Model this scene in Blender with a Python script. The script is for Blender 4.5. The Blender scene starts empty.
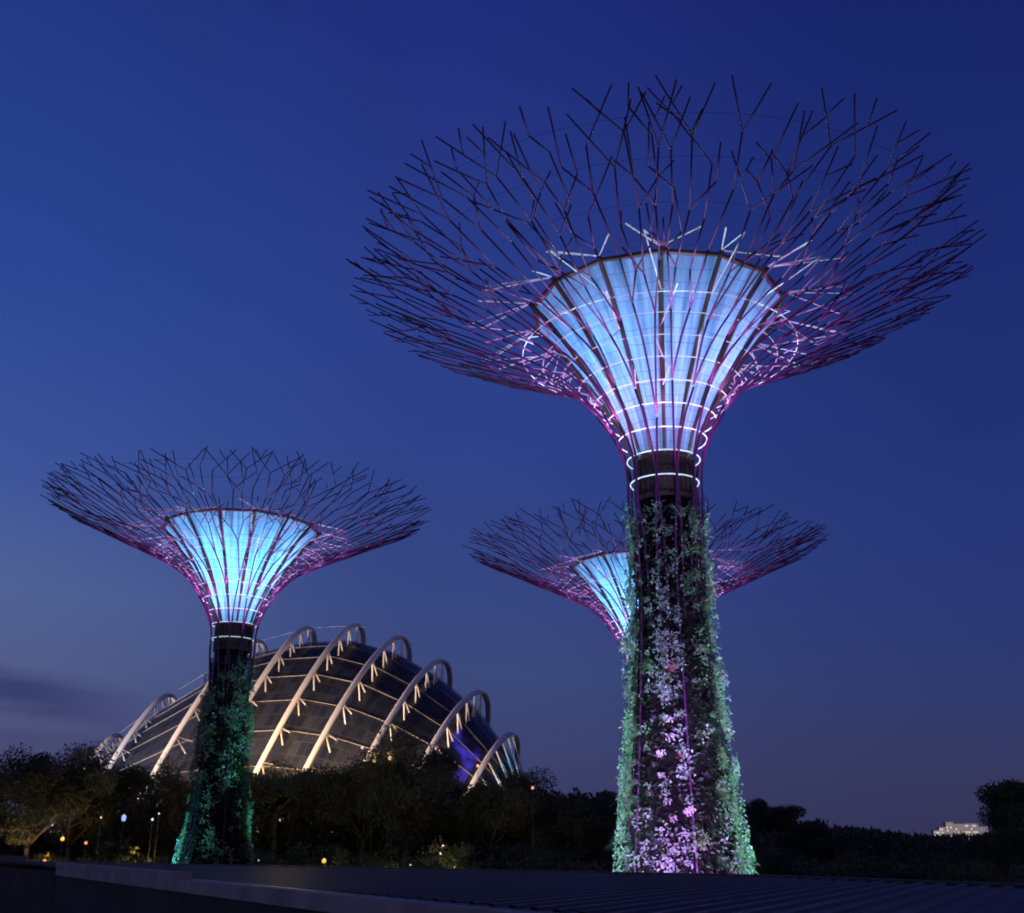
import bpy, math, random
import numpy as np
from mathutils import Vector, Matrix, Euler

R = math.radians
PI = math.pi
SC = bpy.context.scene
COL = SC.collection


def lin(r, g, b):
    f = lambda c: (c / 255 / 12.92) if c / 255 <= 0.04045 else ((c / 255 + 0.055) / 1.055) ** 2.4
    return (f(r), f(g), f(b), 1.0)


# ------------------------------------------------------------------ camera
EYE = 4.2
cam_data = bpy.data.cameras.new('camera')
cam = bpy.data.objects.new('camera', cam_data)
COL.objects.link(cam)
cam.location = (0, 0, EYE)
cam.rotation_euler = (R(90 + 19.557), 0, 0)
cam_data.sensor_width = 36
cam_data.lens = 36 * 1088 / 1024
cam_data.clip_start = 0.1
cam_data.clip_end = 6000
SC.camera = cam
SC.cycles.filter_width = 1.9
SC.render.resolution_x, SC.render.resolution_y = 1024, 913
vs = SC.view_settings
vs.view_transform = 'Standard'
vs.look = 'None'
vs.exposure = 0
vs.gamma = 1
try:
    vs.use_curve_mapping = False
except Exception:
    pass

# ------------------------------------------------------------------ world: blue hour sky
W = bpy.data.worlds.new('World')
SC.world = W
W.use_nodes = True
nt = W.node_tree
nt.nodes.clear()
N = nt.nodes.new
LK = nt.links.new


def wmath(op, a, b=None, c=None, clamp=False):
    n = N('ShaderNodeMath')
    n.operation = op
    n.use_clamp = clamp
    for i, v in enumerate((a, b, c)):
        if v is None:
            continue
        if isinstance(v, (int, float)):
            n.inputs[i].default_value = v
        else:
            LK(v, n.inputs[i])
    return n.outputs[0]


def wramp(fac, stops):
    n = N('ShaderNodeValToRGB')
    n.color_ramp.interpolation = 'B_SPLINE' if False else 'LINEAR'
    el = n.color_ramp.elements
    while len(el) > 1:
        el.remove(el[-1])
    for i, (p, c) in enumerate(stops):
        e = el[0] if i == 0 else el.new(p)
        e.position = p
        e.color = c
    LK(fac, n.inputs[0])
    return n.outputs[0]


def wmix(fac, a, b):
    n = N('ShaderNodeMix')
    n.data_type = 'RGBA'
    if isinstance(fac, (int, float)):
        n.inputs[0].default_value = fac
    else:
        LK(fac, n.inputs[0])
    for s, v in ((6, a), (7, b)):
        if isinstance(v, tuple):
            n.inputs[s].default_value = v
        else:
            LK(v, n.inputs[s])
    return n.outputs[2]


tc = N('ShaderNodeTexCoord')
sep = N('ShaderNodeSeparateXYZ')
LK(tc.outputs['Generated'], sep.inputs[0])
sx, sy, sz = sep.outputs
elev = wmath('MULTIPLY', wmath('ARCSINE', sz), 180 / PI)          # degrees above the horizon
az = wmath('MULTIPLY', wmath('ARCTAN2', sx, sy), 180 / PI)        # degrees right of north
ef = wmath('DIVIDE', elev, 90.0, clamp=True)
D = 90.0
left = wramp(ef, [(0, lin(64, 66, 102)), (5 / D, lin(77, 80, 120)), (8 / D, lin(82, 93, 138)), (11.5 / D, lin(80, 98, 149)),
                  (17 / D, lin(60, 84, 154)), (27 / D, lin(42, 70, 147)), (40 / D, lin(33, 54, 128)), (60 / D, lin(24, 40, 104)), (1, lin(18, 30, 84))])
mid = wramp(ef, [(0, lin(56, 58, 96)), (3.5 / D, lin(61, 66, 108)), (8 / D, lin(60, 74, 124)), (13 / D, lin(54, 71, 132)), (20 / D, lin(46, 66, 138)),
                 (28 / D, lin(42, 61, 136)), (42 / D, lin(32, 45, 122)), (60 / D, lin(22, 34, 100)), (1, lin(18, 30, 84))])
right = wramp(ef, [(0, lin(50, 50, 84)), (3 / D, lin(53, 56, 94)), (7 / D, lin(46, 56, 108)), (12 / D, lin(40, 54, 117)), (20 / D, lin(33, 50, 117)),
                   (28 / D, lin(30, 45, 114)), (40 / D, lin(22, 36, 104)), (60 / D, lin(18, 30, 90)), (1, lin(18, 30, 84))])
fl = N('ShaderNodeMapRange')
fl.interpolation_type = 'SMOOTHSTEP'
fl.inputs[1].default_value, fl.inputs[2].default_value = -29, -3
LK(az, fl.inputs[0])
fr = N('ShaderNodeMapRange')
fr.interpolation_type = 'SMOOTHSTEP'
fr.inputs[1].default_value, fr.inputs[2].default_value = -4, 26
LK(az, fr.inputs[0])
sky = wmix(fr.outputs[0], wmix(fl.outputs[0], left, mid), right)
# long soft cloud banks low in the west
mp = N('ShaderNodeCombineXYZ')
LK(wmath('MULTIPLY', az, 0.10), mp.inputs[0])
LK(wmath('MULTIPLY', elev, 0.55), mp.inputs[1])
nz = N('ShaderNodeTexNoise')
nz.inputs['Scale'].default_value = 1.6
nz.inputs['Detail'].default_value = 5
nz.inputs['Roughness'].default_value = 0.55
LK(mp.outputs[0], nz.inputs['Vector'])
warp = wmath('MULTIPLY_ADD', nz.outputs['Fac'], 1.8, -0.9)


def bank(e0, half, az0, slope, amount):
    """a cloud bank whose centre line climbs away from azimuth az0"""
    line = wmath('MULTIPLY_ADD', wmath('SUBTRACT', az0, az), slope, e0)
    d = wmath('ABSOLUTE', wmath('SUBTRACT', wmath('ADD', elev, warp), line))
    m = N('ShaderNodeMapRange')
    m.interpolation_type = 'SMOOTHSTEP'
    m.inputs[1].default_value, m.inputs[2].default_value = half, half * 0.25
    LK(d, m.inputs[0])
    k = N('ShaderNodeMapRange')
    k.interpolation_type = 'SMOOTHSTEP'
    k.inputs[1].default_value, k.inputs[2].default_value = az0 + 1, az0 - 6
    LK(az, k.inputs[0])
    return wmath('MULTIPLY', wmath('MULTIPLY', m.outputs[0], k.outputs[0]), amount)


sky = wmix(bank(5.9, 1.35, -18, 0.14, 0.9), sky, lin(54, 60, 104))
sky = wmix(bank(4.3, 0.6, -18, 0.03, 0.5), sky, lin(66, 68, 108))
vnz = N('ShaderNodeTexNoise')
vnz.inputs['Scale'].default_value = 3.2
vnz.inputs['Detail'].default_value = 3
LK(tc.outputs['Generated'], vnz.inputs['Vector'])
back = N('ShaderNodeMapRange')                                   # glow of the lit city on the other side of the bay, behind us
back.interpolation_type = 'SMOOTHSTEP'
back.inputs[1].default_value, back.inputs[2].default_value = 0.15, -0.55
LK(sy, back.inputs[0])
low = N('ShaderNodeMapRange')
low.interpolation_type = 'SMOOTHSTEP'
low.inputs[1].default_value, low.inputs[2].default_value = 32, 3
LK(elev, low.inputs[0])
sky = wmix(wmath('MULTIPLY', back.outputs[0], low.outputs[0]), sky, (0.22, 0.165, 0.175, 1))
veil = wmath('MULTIPLY_ADD', vnz.outputs['Fac'], 0.22, 0.89)
vm = N('ShaderNodeVectorMath')
vm.operation = 'SCALE'
LK(sky, vm.inputs[0])
LK(veil, vm.inputs['Scale'])
bg = N('ShaderNodeBackground')
bg.inputs[1].default_value = 1.0
LK(vm.outputs[0], bg.inputs[0])
wo = N('ShaderNodeOutputWorld')
LK(bg.outputs[0], wo.inputs[0])


# ------------------------------------------------------------------ lamps
def spot(name, loc, target, watts, color, cone=60, blend=0.6, size=0.2):
    d = bpy.data.lights.new(name, 'SPOT')
    d.energy = watts
    d.color = color
    d.spot_size = R(cone)
    d.spot_blend = blend
    d.shadow_soft_size = size
    o = bpy.data.objects.new(name, d)
    COL.objects.link(o)
    o.location = loc
    o.rotation_euler = (Vector(target) - Vector(loc)).to_track_quat('-Z', 'Y').to_euler()
    return o


def point(name, loc, watts, color, size=0.2):
    d = bpy.data.lights.new(name, 'POINT')
    d.energy = watts
    d.color = color
    d.shadow_soft_size = size
    o = bpy.data.objects.new(name, d)
    COL.objects.link(o)
    o.location = loc
    return o


# ------------------------------------------------------------------ materials
MATS = {}


def mat(name, color, rough=0.6, metal=0.0, var=0.0, var_scale=1.0, bump=0.0, bump_scale=8.0, color2=None, spec=0.5):
    m = bpy.data.materials.new(name)
    m.use_nodes = True
    t = m.node_tree
    b = t.nodes['Principled BSDF']
    b.inputs['Base Color'].default_value = (*color, 1)
    b.inputs['Roughness'].default_value = rough
    b.inputs['Metallic'].default_value = metal
    b.inputs['Specular IOR Level'].default_value = spec
    g = t.nodes.new('ShaderNodeTexCoord')
    if var or color2:
        n = t.nodes.new('ShaderNodeTexNoise')
        n.inputs['Scale'].default_value = var_scale
        n.inputs['Detail'].default_value = 4
        t.links.new(g.outputs['Object'], n.inputs['Vector'])
        r = t.nodes.new('ShaderNodeValToRGB')
        r.color_ramp.elements[0].position = 0.32
        r.color_ramp.elements[1].position = 0.68
        c2 = color2 or tuple(min(1, c * (1 + var)) for c in color)
        c1 = color if color2 else tuple(c * (1 - var) for c in color)
        r.color_ramp.elements[0].color = (*c1, 1)
        r.color_ramp.elements[1].color = (*c2, 1)
        t.links.new(n.outputs['Fac'], r.inputs[0])
        t.links.new(r.outputs[0], b.inputs['Base Color'])
    if bump:
        n = t.nodes.new('ShaderNodeTexNoise')
        n.inputs['Scale'].default_value = bump_scale
        n.inputs['Detail'].default_value = 5
        t.links.new(g.outputs['Object'], n.inputs['Vector'])
        u = t.nodes.new('ShaderNodeBump')
        u.inputs['Strength'].default_value = bump
        u.inputs['Distance'].default_value = 0.05
        t.links.new(n.outputs['Fac'], u.inputs['Height'])
        t.links.new(u.outputs[0], b.inputs['Normal'])
    MATS[name] = m
    return m


def leaf_mat(name, c1, c2, scale=0.7, rough=0.5, trans=0.25):
    """leaf material: two leaf colours mixed leaf by leaf, some light passing through"""
    m = mat(name, c1, rough, 0, color2=c2, var_scale=scale)
    t = m.node_tree
    b = t.nodes['Principled BSDF']
    tr = t.nodes.new('ShaderNodeBsdfTranslucent')
    src = b.inputs['Base Color'].links[0].from_socket
    t.links.new(src, tr.inputs[0])
    mx = t.nodes.new('ShaderNodeMixShader')
    mx.inputs[0].default_value = trans
    t.links.new(b.outputs[0], mx.inputs[1])
    t.links.new(tr.outputs[0], mx.inputs[2])
    t.links.new(mx.outputs[0], t.nodes['Material Output'].inputs[0])
    return m


def emit_mat(name, color, strength, base=(0.6, 0.6, 0.6)):
    m = mat(name, base, 0.4)
    b = m.node_tree.nodes['Principled BSDF']
    b.inputs['Emission Color'].default_value = (*color, 1)
    b.inputs['Emission Strength'].default_value = strength
    return m
    return m


mat('lawn', (0.035, 0.045, 0.02), 0.95, var=0.35, var_scale=0.15, bump=0.6, bump_scale=2)
mat('core_concrete', (0.007, 0.005, 0.007), 0.9, spec=0.08, var=0.4, var_scale=1.3, bump=0.4, bump_scale=3)
mat('collar_steel', (0.055, 0.036, 0.036), 0.6, var=0.3, var_scale=0.9)
mat('plum_steel', (0.115, 0.018, 0.13), 0.45, 0.15, var=0.2, var_scale=0.4)
mat('dark_steel', (0.06, 0.05, 0.055), 0.5, 0.3, var=0.3, var_scale=0.5)
mat('brown_steel', (0.12, 0.075, 0.06), 0.55, 0.0, var=0.3, var_scale=0.6)
mat('pale_steel', (0.80, 0.82, 0.84), 0.4, 0.0, var=0.08, var_scale=0.7)
mat('white_arch_paint', (0.80, 0.76, 0.73), 0.5, 0, var=0.12, var_scale=0.12)
mat('purlin_paint', (0.30, 0.27, 0.26), 0.5, 0, var=0.3, var_scale=0.1)
mat('garden_wall_render', (0.13, 0.12, 0.13), 0.9, var=0.3, var_scale=0.3)
mat('bark', (0.10, 0.075, 0.055), 0.9, var=0.35, var_scale=2.0, bump=0.7, bump_scale=6)
mat('wall_render', (0.05, 0.04, 0.036), 0.9, var=0.25, var_scale=0.6, bump=0.2)
mat('coping_concrete', (0.33, 0.29, 0.275), 0.8, var=0.22, var_scale=0.8, bump=0.25)
mat('roof_metal', (0.07, 0.05, 0.038), 0.55, 0.2, var=0.2, var_scale=0.25)
mat('lamp_post_paint', (0.05, 0.05, 0.05), 0.5)
mat('tower_paint', (0.52, 0.49, 0.47), 0.8, var=0.1, var_scale=0.1)
leaf_mat('tree_leaf', (0.040, 0.048, 0.026), (0.080, 0.090, 0.046), 0.6)
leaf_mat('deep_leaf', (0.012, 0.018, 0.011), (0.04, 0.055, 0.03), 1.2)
leaf_mat('violet_leaf', (0.10, 0.08, 0.16), (0.38, 0.30, 0.52), 2.2)
leaf_mat('shrub_leaf', (0.05, 0.07, 0.022), (0.12, 0.13, 0.04), 0.8)
leaf_mat('vine_leaf', (0.06, 0.12, 0.06), (0.36, 0.46, 0.32), 1.6)
leaf_mat('fern_leaf', (0.10, 0.17, 0.08), (0.40, 0.46, 0.26), 1.9)
leaf_mat('silver_leaf', (0.16, 0.17, 0.19), (0.52, 0.52, 0.55), 1.5)
leaf_mat('purple_leaf', (0.10, 0.07, 0.13), (0.34, 0.26, 0.42), 1.5)
leaf_mat('pale_blossom', (0.60, 0.50, 0.55), (0.85, 0.80, 0.82), 2.0)
leaf_mat('red_blossom', (0.50, 0.05, 0.12), (0.75, 0.20, 0.30), 2.0)
emit_mat('warm_globe', (1.0, 0.55, 0.30), 0.95, (0.2, 0.2, 0.2))
emit_mat('amber_globe', (1.0, 0.36, 0.08), 0.95, (0.2, 0.2, 0.2))
emit_mat('yellow_globe', (1.0, 0.66, 0.10), 0.95, (0.2, 0.2, 0.2))
emit_mat('white_globe', (1.0, 0.82, 0.76), 1.0, (0.2, 0.2, 0.2))
emit_mat('blue_globe', (0.40, 0.55, 1.0), 0.95, (0.2, 0.2, 0.2))
emit_mat('lit_window', (1.0, 0.86, 0.72), 0.5)


def membrane_mat(name, tint):
    """stretched fabric: lets the lamps behind it through; seams and creases drawn in the weave"""
    m = bpy.data.materials.new(name)
    m.use_nodes = True
    t = m.node_tree
    t.nodes.clear()
    n = t.nodes.new
    l = t.links.new
    out = n('ShaderNodeOutputMaterial')
    uv = n('ShaderNodeUVMap')
    mp_ = n('ShaderNodeMapping')
    mp_.inputs['Scale'].default_value = (70, 2.2, 1)
    l(uv.outputs[0], mp_.inputs[0])
    n1 = n('ShaderNodeTexNoise')
    n1.inputs['Scale'].default_value = 1.0
    n1.inputs['Detail'].default_value = 5
    l(mp_.outputs[0], n1.inputs['Vector'])
    mp2 = n('ShaderNodeMapping')
    mp2.inputs['Scale'].default_value = (40, 12, 1)
    l(uv.outputs[0], mp2.inputs[0])
    n2 = n('ShaderNodeTexBrick')
    n2.offset = 0.37
    n2.inputs['Scale'].default_value = 1.0
    n2.inputs['Mortar Size'].default_value = 0.035
    n2.inputs['Mortar Smooth'].default_value = 0.6
    n2.inputs['Brick Width'].default_value = 1.4
    n2.inputs['Row Height'].default_value = 0.8
    n2.inputs['Color1'].default_value = (1, 1, 1, 1)
    n2.inputs['Color2'].default_value = (0.90, 0.90, 0.92, 1)
    n2.inputs['Mortar'].default_value = (0.62, 0.62, 0.66, 1)
    l(mp2.outputs[0], n2.inputs['Vector'])
    r = n('ShaderNodeValToRGB')
    r.color_ramp.elements[0].position = 0.30
    r.color_ramp.elements[1].position = 0.62
    r.color_ramp.elements[0].color = (0.30, 0.36, 0.46, 1)
    r.color_ramp.elements[1].color = (1, 1, 1, 1)
    l(n1.outputs['Fac'], r.inputs[0])
    mul = n('ShaderNodeMix')
    mul.data_type = 'RGBA'
    mul.blend_type = 'MULTIPLY'
    mul.inputs[0].default_value = 1
    l(r.outputs[0], mul.inputs[6])
    l(n2.outputs['Color'], mul.inputs[7])
    mul2 = n('ShaderNodeMix')
    mul2.data_type = 'RGBA'
    mul2.blend_type = 'MULTIPLY'
    mul2.inputs[0].default_value = 1
    mul2.inputs[7].default_value = (*tint, 1)
    l(mul.outputs[2], mul2.inputs[6])
    a = n('ShaderNodeBsdfTranslucent')
    b = n('ShaderNodeBsdfDiffuse')
    l(mul2.outputs[2], a.inputs[0])
    l(mul2.outputs[2], b.inputs[0])
    mx = n('ShaderNodeMixShader')
    mx.inputs[0].default_value = 0.16
    l(a.outputs[0], mx.inputs[1])
    l(b.outputs[0], mx.inputs[2])
    l(mx.outputs[0], out.inputs[0])
    MATS[name] = m


membrane_mat('membrane_fabric', (0.82, 0.84, 0.86))


def ring_mat(name, strength):
    emit_mat(name, (0.62, 0.80, 1.0), strength, (0.7, 0.7, 0.75))


for i, s_ in enumerate((0.75, 0.45, 0.26)):
    ring_mat('light_tube_%s' % ('bright', 'soft', 'faint')[i], s_)


def glass_mat():
    """dark glazing with a grid of paler frames and bays of different tint"""
    m = bpy.data.materials.new('dome_glass')
    m.use_nodes = True
    t = m.node_tree
    b = t.nodes['Principled BSDF']
    n = t.nodes.new
    l = t.links.new
    uv = n('ShaderNodeUVMap')
    br = n('ShaderNodeTexBrick')
    br.offset = 0.0
    br.inputs['Scale'].default_value = 1
    br.inputs['Brick Width'].default_value = 1
    br.inputs['Row Height'].default_value = 1
    br.inputs['Mortar Size'].default_value = 0.045
    br.inputs['Mortar Smooth'].default_value = 0.3
    br.inputs['Bias'].default_value = 0.0
    br.inputs['Color1'].default_value = (0.018, 0.020, 0.028, 1)
    br.inputs['Color2'].default_value = (0.038, 0.040, 0.049, 1)
    br.inputs['Mortar'].default_value = (0.048, 0.048, 0.054, 1)
    l(uv.outputs[0], br.inputs['Vector'])
    l(br.outputs['Color'], b.inputs['Base Color'])
    nz_ = n('ShaderNodeTexNoise')
    nz_.inputs['Scale'].default_value = 0.35
    nz_.inputs['Detail'].default_value = 3
    l(uv.outputs[0], nz_.inputs['Vector'])
    mr = n('ShaderNodeMapRange')
    mr.inputs[3].default_value, mr.inputs[4].default_value = 0.08, 0.45
    l(nz_.outputs['Fac'], mr.inputs[0])
    l(mr.outputs[0], b.inputs['Roughness'])
    MATS['dome_glass'] = m


glass_mat()


def glow_glass_mat():
    """panes with a patchy blue glow put into their emission; no lamp burns behind them"""
    m = emit_mat('blue_glow_glass', (0.10, 0.07, 1.0), 0.3, (0.02, 0.02, 0.03))
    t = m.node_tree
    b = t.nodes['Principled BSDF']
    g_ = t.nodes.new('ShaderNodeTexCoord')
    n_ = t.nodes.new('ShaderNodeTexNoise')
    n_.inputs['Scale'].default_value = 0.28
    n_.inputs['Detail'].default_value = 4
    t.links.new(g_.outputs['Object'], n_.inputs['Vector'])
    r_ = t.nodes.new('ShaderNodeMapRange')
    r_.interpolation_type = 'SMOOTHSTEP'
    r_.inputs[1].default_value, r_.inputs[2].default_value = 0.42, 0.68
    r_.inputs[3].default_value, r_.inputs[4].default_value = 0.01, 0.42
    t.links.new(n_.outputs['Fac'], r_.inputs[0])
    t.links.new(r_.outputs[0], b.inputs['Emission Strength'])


glow_glass_mat()


# ------------------------------------------------------------------ mesh helpers
class MB:
    def __init__(self):
        self.v, self.f, self.uv, self.smooth = [], [], [], False

    def quad(self, a, b, c, d):
        i = len(self.v)
        self.v += [tuple(a), tuple(b), tuple(c), tuple(d)]
        self.f.append((i, i + 1, i + 2, i + 3))

    def tri(self, a, b, c):
        i = len(self.v)
        self.v += [tuple(a), tuple(b), tuple(c)]
        self.f.append((i, i + 1, i + 2))

    def tube(self, pts, rad, sides=6, cap=True, closed=False):
        pts = [Vector(p) for p in pts]
        n = len(pts)
        rads = rad if isinstance(rad, (list, tuple)) else [rad] * n
        base = len(self.v)
        ref = None
        for i, p in enumerate(pts):
            if closed:
                t = (pts[(i + 1) % n] - pts[i - 1])
            else:
                t = pts[min(i + 1, n - 1)] - pts[max(i - 1, 0)]
            t.normalize()
            if ref is None:
                ref = t.cross(Vector((0, 0, 1)))
                if ref.length < 0.1:
                    ref = t.cross(Vector((1, 0, 0)))
            u = ref - t * ref.dot(t)
            if u.length < 1e-4:
                u = t.orthogonal()
            u.normalize()
            ref = u
            w = t.cross(u)
            for k in range(sides):
                a = 2 * PI * k / sides
                self.v.append(tuple(p + (u * math.cos(a) + w * math.sin(a)) * rads[i]))
        for i in range(n if closed else n - 1):
            j = (i + 1) % n
            for k in range(sides):
                k2 = (k + 1) % sides
                self.f.append((base + i * sides + k, base + i * sides + k2, base + j * sides + k2, base + j * sides + k))
        if cap and not closed:
            self.f.append(tuple(base + k for k in range(sides - 1, -1, -1)))
            self.f.append(tuple(base + (n - 1) * sides + k for k in range(sides)))

    def lathe(self, prof, seg=32, cap_top=False, cap_bottom=False):
        b = len(self.v)
        for r, z in prof:
            for k in range(seg):
                a = 2 * PI * k / seg
                self.v.append((r * math.cos(a), r * math.sin(a), z))
        for i in range(len(prof) - 1):
            for k in range(seg):
                k2 = (k + 1) % seg
                self.f.append((b + i * seg + k, b + i * seg + k2, b + (i + 1) * seg + k2, b + (i + 1) * seg + k))
        if cap_top:
            self.f.append(tuple(b + (len(prof) - 1) * seg + k for k in range(seg)))
        if cap_bottom:
            self.f.append(tuple(b + k for k in range(seg - 1, -1, -1)))

    def box(self, x0, x1, y0, y1, z0, z1, m=None):
        c = [Vector(p) for p in ((x0, y0, z0), (x1, y0, z0), (x1, y1, z0), (x0, y1, z0), (x0, y0, z1), (x1, y0, z1), (x1, y1, z1), (x0, y1, z1))]
        if m is not None:
            c = [m @ p for p in c]
        b = len(self.v)
        self.v += [tuple(p) for p in c]
        for f in ((0, 3, 2, 1), (4, 5, 6, 7), (0, 1, 5, 4), (1, 2, 6, 5), (2, 3, 7, 6), (3, 0, 4, 7)):
            self.f.append(tuple(b + i for i in f))

    def data(self, name, m, smooth=False):
        me = bpy.data.meshes.new(name)
        me.from_pydata(self.v, [], self.f)
        me.materials.append(MATS[m])
        if smooth:
            me.polygons.foreach_set('use_smooth', [True] * len(me.polygons))
        me.update()
        return me


def link(name, me, parent=None, loc=None, rot=None, scale=None):
    o = bpy.data.objects.new(name, me)
    COL.objects.link(o)
    if parent is not None:
        o.parent = parent
    if loc is not None:
        o.location = loc
    if rot is not None:
        o.rotation_euler = rot
    if scale is not None:
        o.scale = scale if isinstance(scale, (tuple, list)) else (scale,) * 3
    return o


def build(mb, name, m, parent=None, smooth=False, **k):
    return link(name, mb.data(name, m, smooth), parent, **k)


def tag(o, label=None, cat=None, group=None, kind=None):
    for k, v in (('label', label), ('category', cat), ('group', group), ('kind', kind)):
        if v:
            o[k] = v
    return o


def thing(name, label, cat, loc=(0, 0, 0), rz=0, group=None):
    o = bpy.data.objects.new(name, None)
    COL.objects.link(o)
    o.location = loc
    o.rotation_euler = (0, 0, rz)
    return tag(o, label, cat, group)


def leaf(mb, p, d, n, L, w):
    """one pointed leaf: from p along d, lying across n, folded along its midrib"""
    s = d.cross(n)
    if s.length < 1e-4:
        s = d.orthogonal()
    s.normalize()
    up = s.cross(d).normalized()
    m = p + d * (L * 0.45)
    t = p + d * L - up * (L * 0.18)
    a = m + s * (w / 2) + up * (w * 0.18)
    b = m - s * (w / 2) + up * (w * 0.18)
    i = len(mb.v)
    mb.v += [tuple(p), tuple(a), tuple(t), tuple(b)]
    mb.f += [(i, i + 1, i + 2), (i, i + 2, i + 3)]


def rvec(rng):
    while True:
        v = Vector((rng.uniform(-1, 1), rng.uniform(-1, 1), rng.uniform(-1, 1)))
        if 0.05 < v.length < 1:
            return v.normalized()


# ------------------------------------------------------------------ ground
g = MB()
g.quad((-3000, -400, 0), (3000, -400, 0), (3000, 5000, 0), (-3000, 5000, 0))
tag(build(g, 'ground', 'lawn'), 'dark lawn and soil under the garden trees', 'ground', kind='structure')

# ------------------------------------------------------------------ supertrees
CAGE = [(3.9, -30.0), (3.7, -22.6), (3.25, -18.6), (2.85, -13.1), (2.45, -7.3), (2.28, -2.3), (2.15, 0.0), (2.30, 1.5), (2.80, 2.8), (3.45, 4.1),
        (4.25, 5.25), (5.2, 6.35), (6.2, 7.3), (7.5, 8.1), (8.8, 8.75), (11.0, 9.85), (14.0, 11.25), (17.0, 12.7), (20.0, 14.05), (24.0, 15.8)]   # (radius, height above the first ring)
CZ = [p[1] for p in CAGE]
CR = [p[0] for p in CAGE]


def cage_r(z):
    return float(np.interp(z, CZ, CR))


def cage_z(r):
    return float(np.interp(r, CR[6:], CZ[6:]))


RINGS = [(2.15, 0.0), (2.3, 1.5), (2.8, 2.8), (3.45, 4.1), (4.25, 5.25), (5.2, 6.35), (6.2, 7.3), (7.5, 8.1), (8.8, 8.75)]
CONE = [(1.75, 1.5), (2.2, 2.9), (2.85, 4.3), (3.6, 5.7), (4.55, 7.2), (5.6, 8.8), (6.8, 10.4), (8.0, 11.7)]
NRIB = 14


def grow_canopy(rng, th0, twist, slot, mb, z0, bared):
    """one steel rod: up the trunk, through the neck, out into its forks; slot is the angle it fills;
    bared rods stand clear of the trunk wall lower down, the others run inside it"""
    def P(x, y, dz=0.0):
        return (x, y, z0 + cage_z(math.hypot(x, y)) + dz)

    rf = rng.uniform(3.0, 4.4)
    zf = cage_z(rf)
    pts = []
    for z in list(np.linspace(-z0, -7, 7)) + list(np.linspace(-5, zf, 9)):
        k = max(0.0, min(1.0, (z + 4) / (zf + 4)))
        th = th0 - twist * (1 - k)
        d0 = 0.46 if bared else 0.72
        r = cage_r(z) - d0 + (d0 + 0.10) * min(1.0, max(0.0, (z + 9) / 8.0)) ** 1.5
        pts.append((r * math.cos(th), r * math.sin(th), z0 + z))
    mb.tube(pts, [0.055] * 7 + [0.072] * 9, 6)
    x, y = pts[-1][0], pts[-1][1]
    centre = th0

    def seg(x, y, x2, y2, rad):
        """straight in plan, following the canopy surface in height"""
        L = math.hypot(x2 - x, y2 - y)
        n = max(1, int(L / 0.8)) if math.hypot(x, y) < 9 else max(1, int(L / 2.5))
        mb.tube([P(x + (x2 - x) * i / n, y + (y2 - y) * i / n) for i in range(n + 1)], rad, 5)
        return x2, y2

    def go(x, y, h, L, rad):
        return seg(x, y, x + math.cos(h) * L, y + math.sin(h) * L, rad)

    def side(x, y, sgn, depth):
        a = math.atan2(y, x)
        x2, y2 = go(x, y, a + sgn * R(rng.uniform(30, 50)), rng.uniform(1.2, 2.4), 0.050)
        r2 = math.hypot(x2, y2)
        if r2 > 19.2:
            return
        a2 = math.atan2(y2, x2)
        x3, y3 = go(x2, y2, a2 + sgn * R(rng.uniform(-16, 12)), min(rng.uniform(1.6, 3.4), 20.3 - r2), 0.047)
        if rng.random() < 0.5 and r2 < 18.2:
            go(x2, y2, a2 + sgn * R(rng.uniform(40, 60)), rng.uniform(1.0, 1.8), 0.045)
        if depth and math.hypot(x3, y3) < 18 and rng.random() < 0.45:
            side(x3, y3, -sgn, 0)

    for s in (-1, 1):
        r2 = rng.uniform(6.4, 8.4)
        t2 = centre + s * slot * rng.uniform(0.22, 0.30)
        xa, ya = seg(x, y, r2 * math.cos(t2), r2 * math.sin(t2), 0.068)
        for q in (0, 1):
            tgt = centre + s * slot * (rng.uniform(0.10, 0.15) if q == 0 else rng.uniform(0.34, 0.41))
            xb, yb = xa, ya
            stops = [rng.uniform(9.8, 12.0), rng.uniform(13.0, 15.2), rng.uniform(16.0, 17.9)]
            if q == 1 and rng.random() < 0.22:
                stops = stops[:2]
            zig = rng.choice((-1, 1))
            for i, rs in enumerate(stops):
                zig = -zig
                t_ = tgt + zig * slot * rng.uniform(0.01, 0.07)
                xb, yb = seg(xb, yb, rs * math.cos(t_), rs * math.sin(t_), 0.058 - 0.004 * i)
                if i < len(stops) - 1:
                    if rng.random() < 0.62:
                        side(xb, yb, zig, 1)
            # the end of the rod forks
            a_ = math.atan2(yb, xb)
            room = 20.4 - math.hypot(xb, yb)
            for f_, l_ in ((zig, rng.uniform(0.8, 1.15)), (-zig, rng.uniform(0.55, 1.15))):
                if f_ == zig or rng.random() < 0.8:
                    h_ = a_ + f_ * R(rng.uniform(14, 46))
                    L_ = min(3.6, room * l_ / math.cos(h_ - a_))
                    xe, ye = go(xb, yb, h_, L_, 0.046)
                    if L_ > 2.2 and rng.random() < 0.5:
                        go(xb + (xe - xb) * 0.55, yb + (ye - yb) * 0.55, h_ - f_ * R(rng.uniform(45, 75)), rng.uniform(0.9, 1.6), 0.043)


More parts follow.
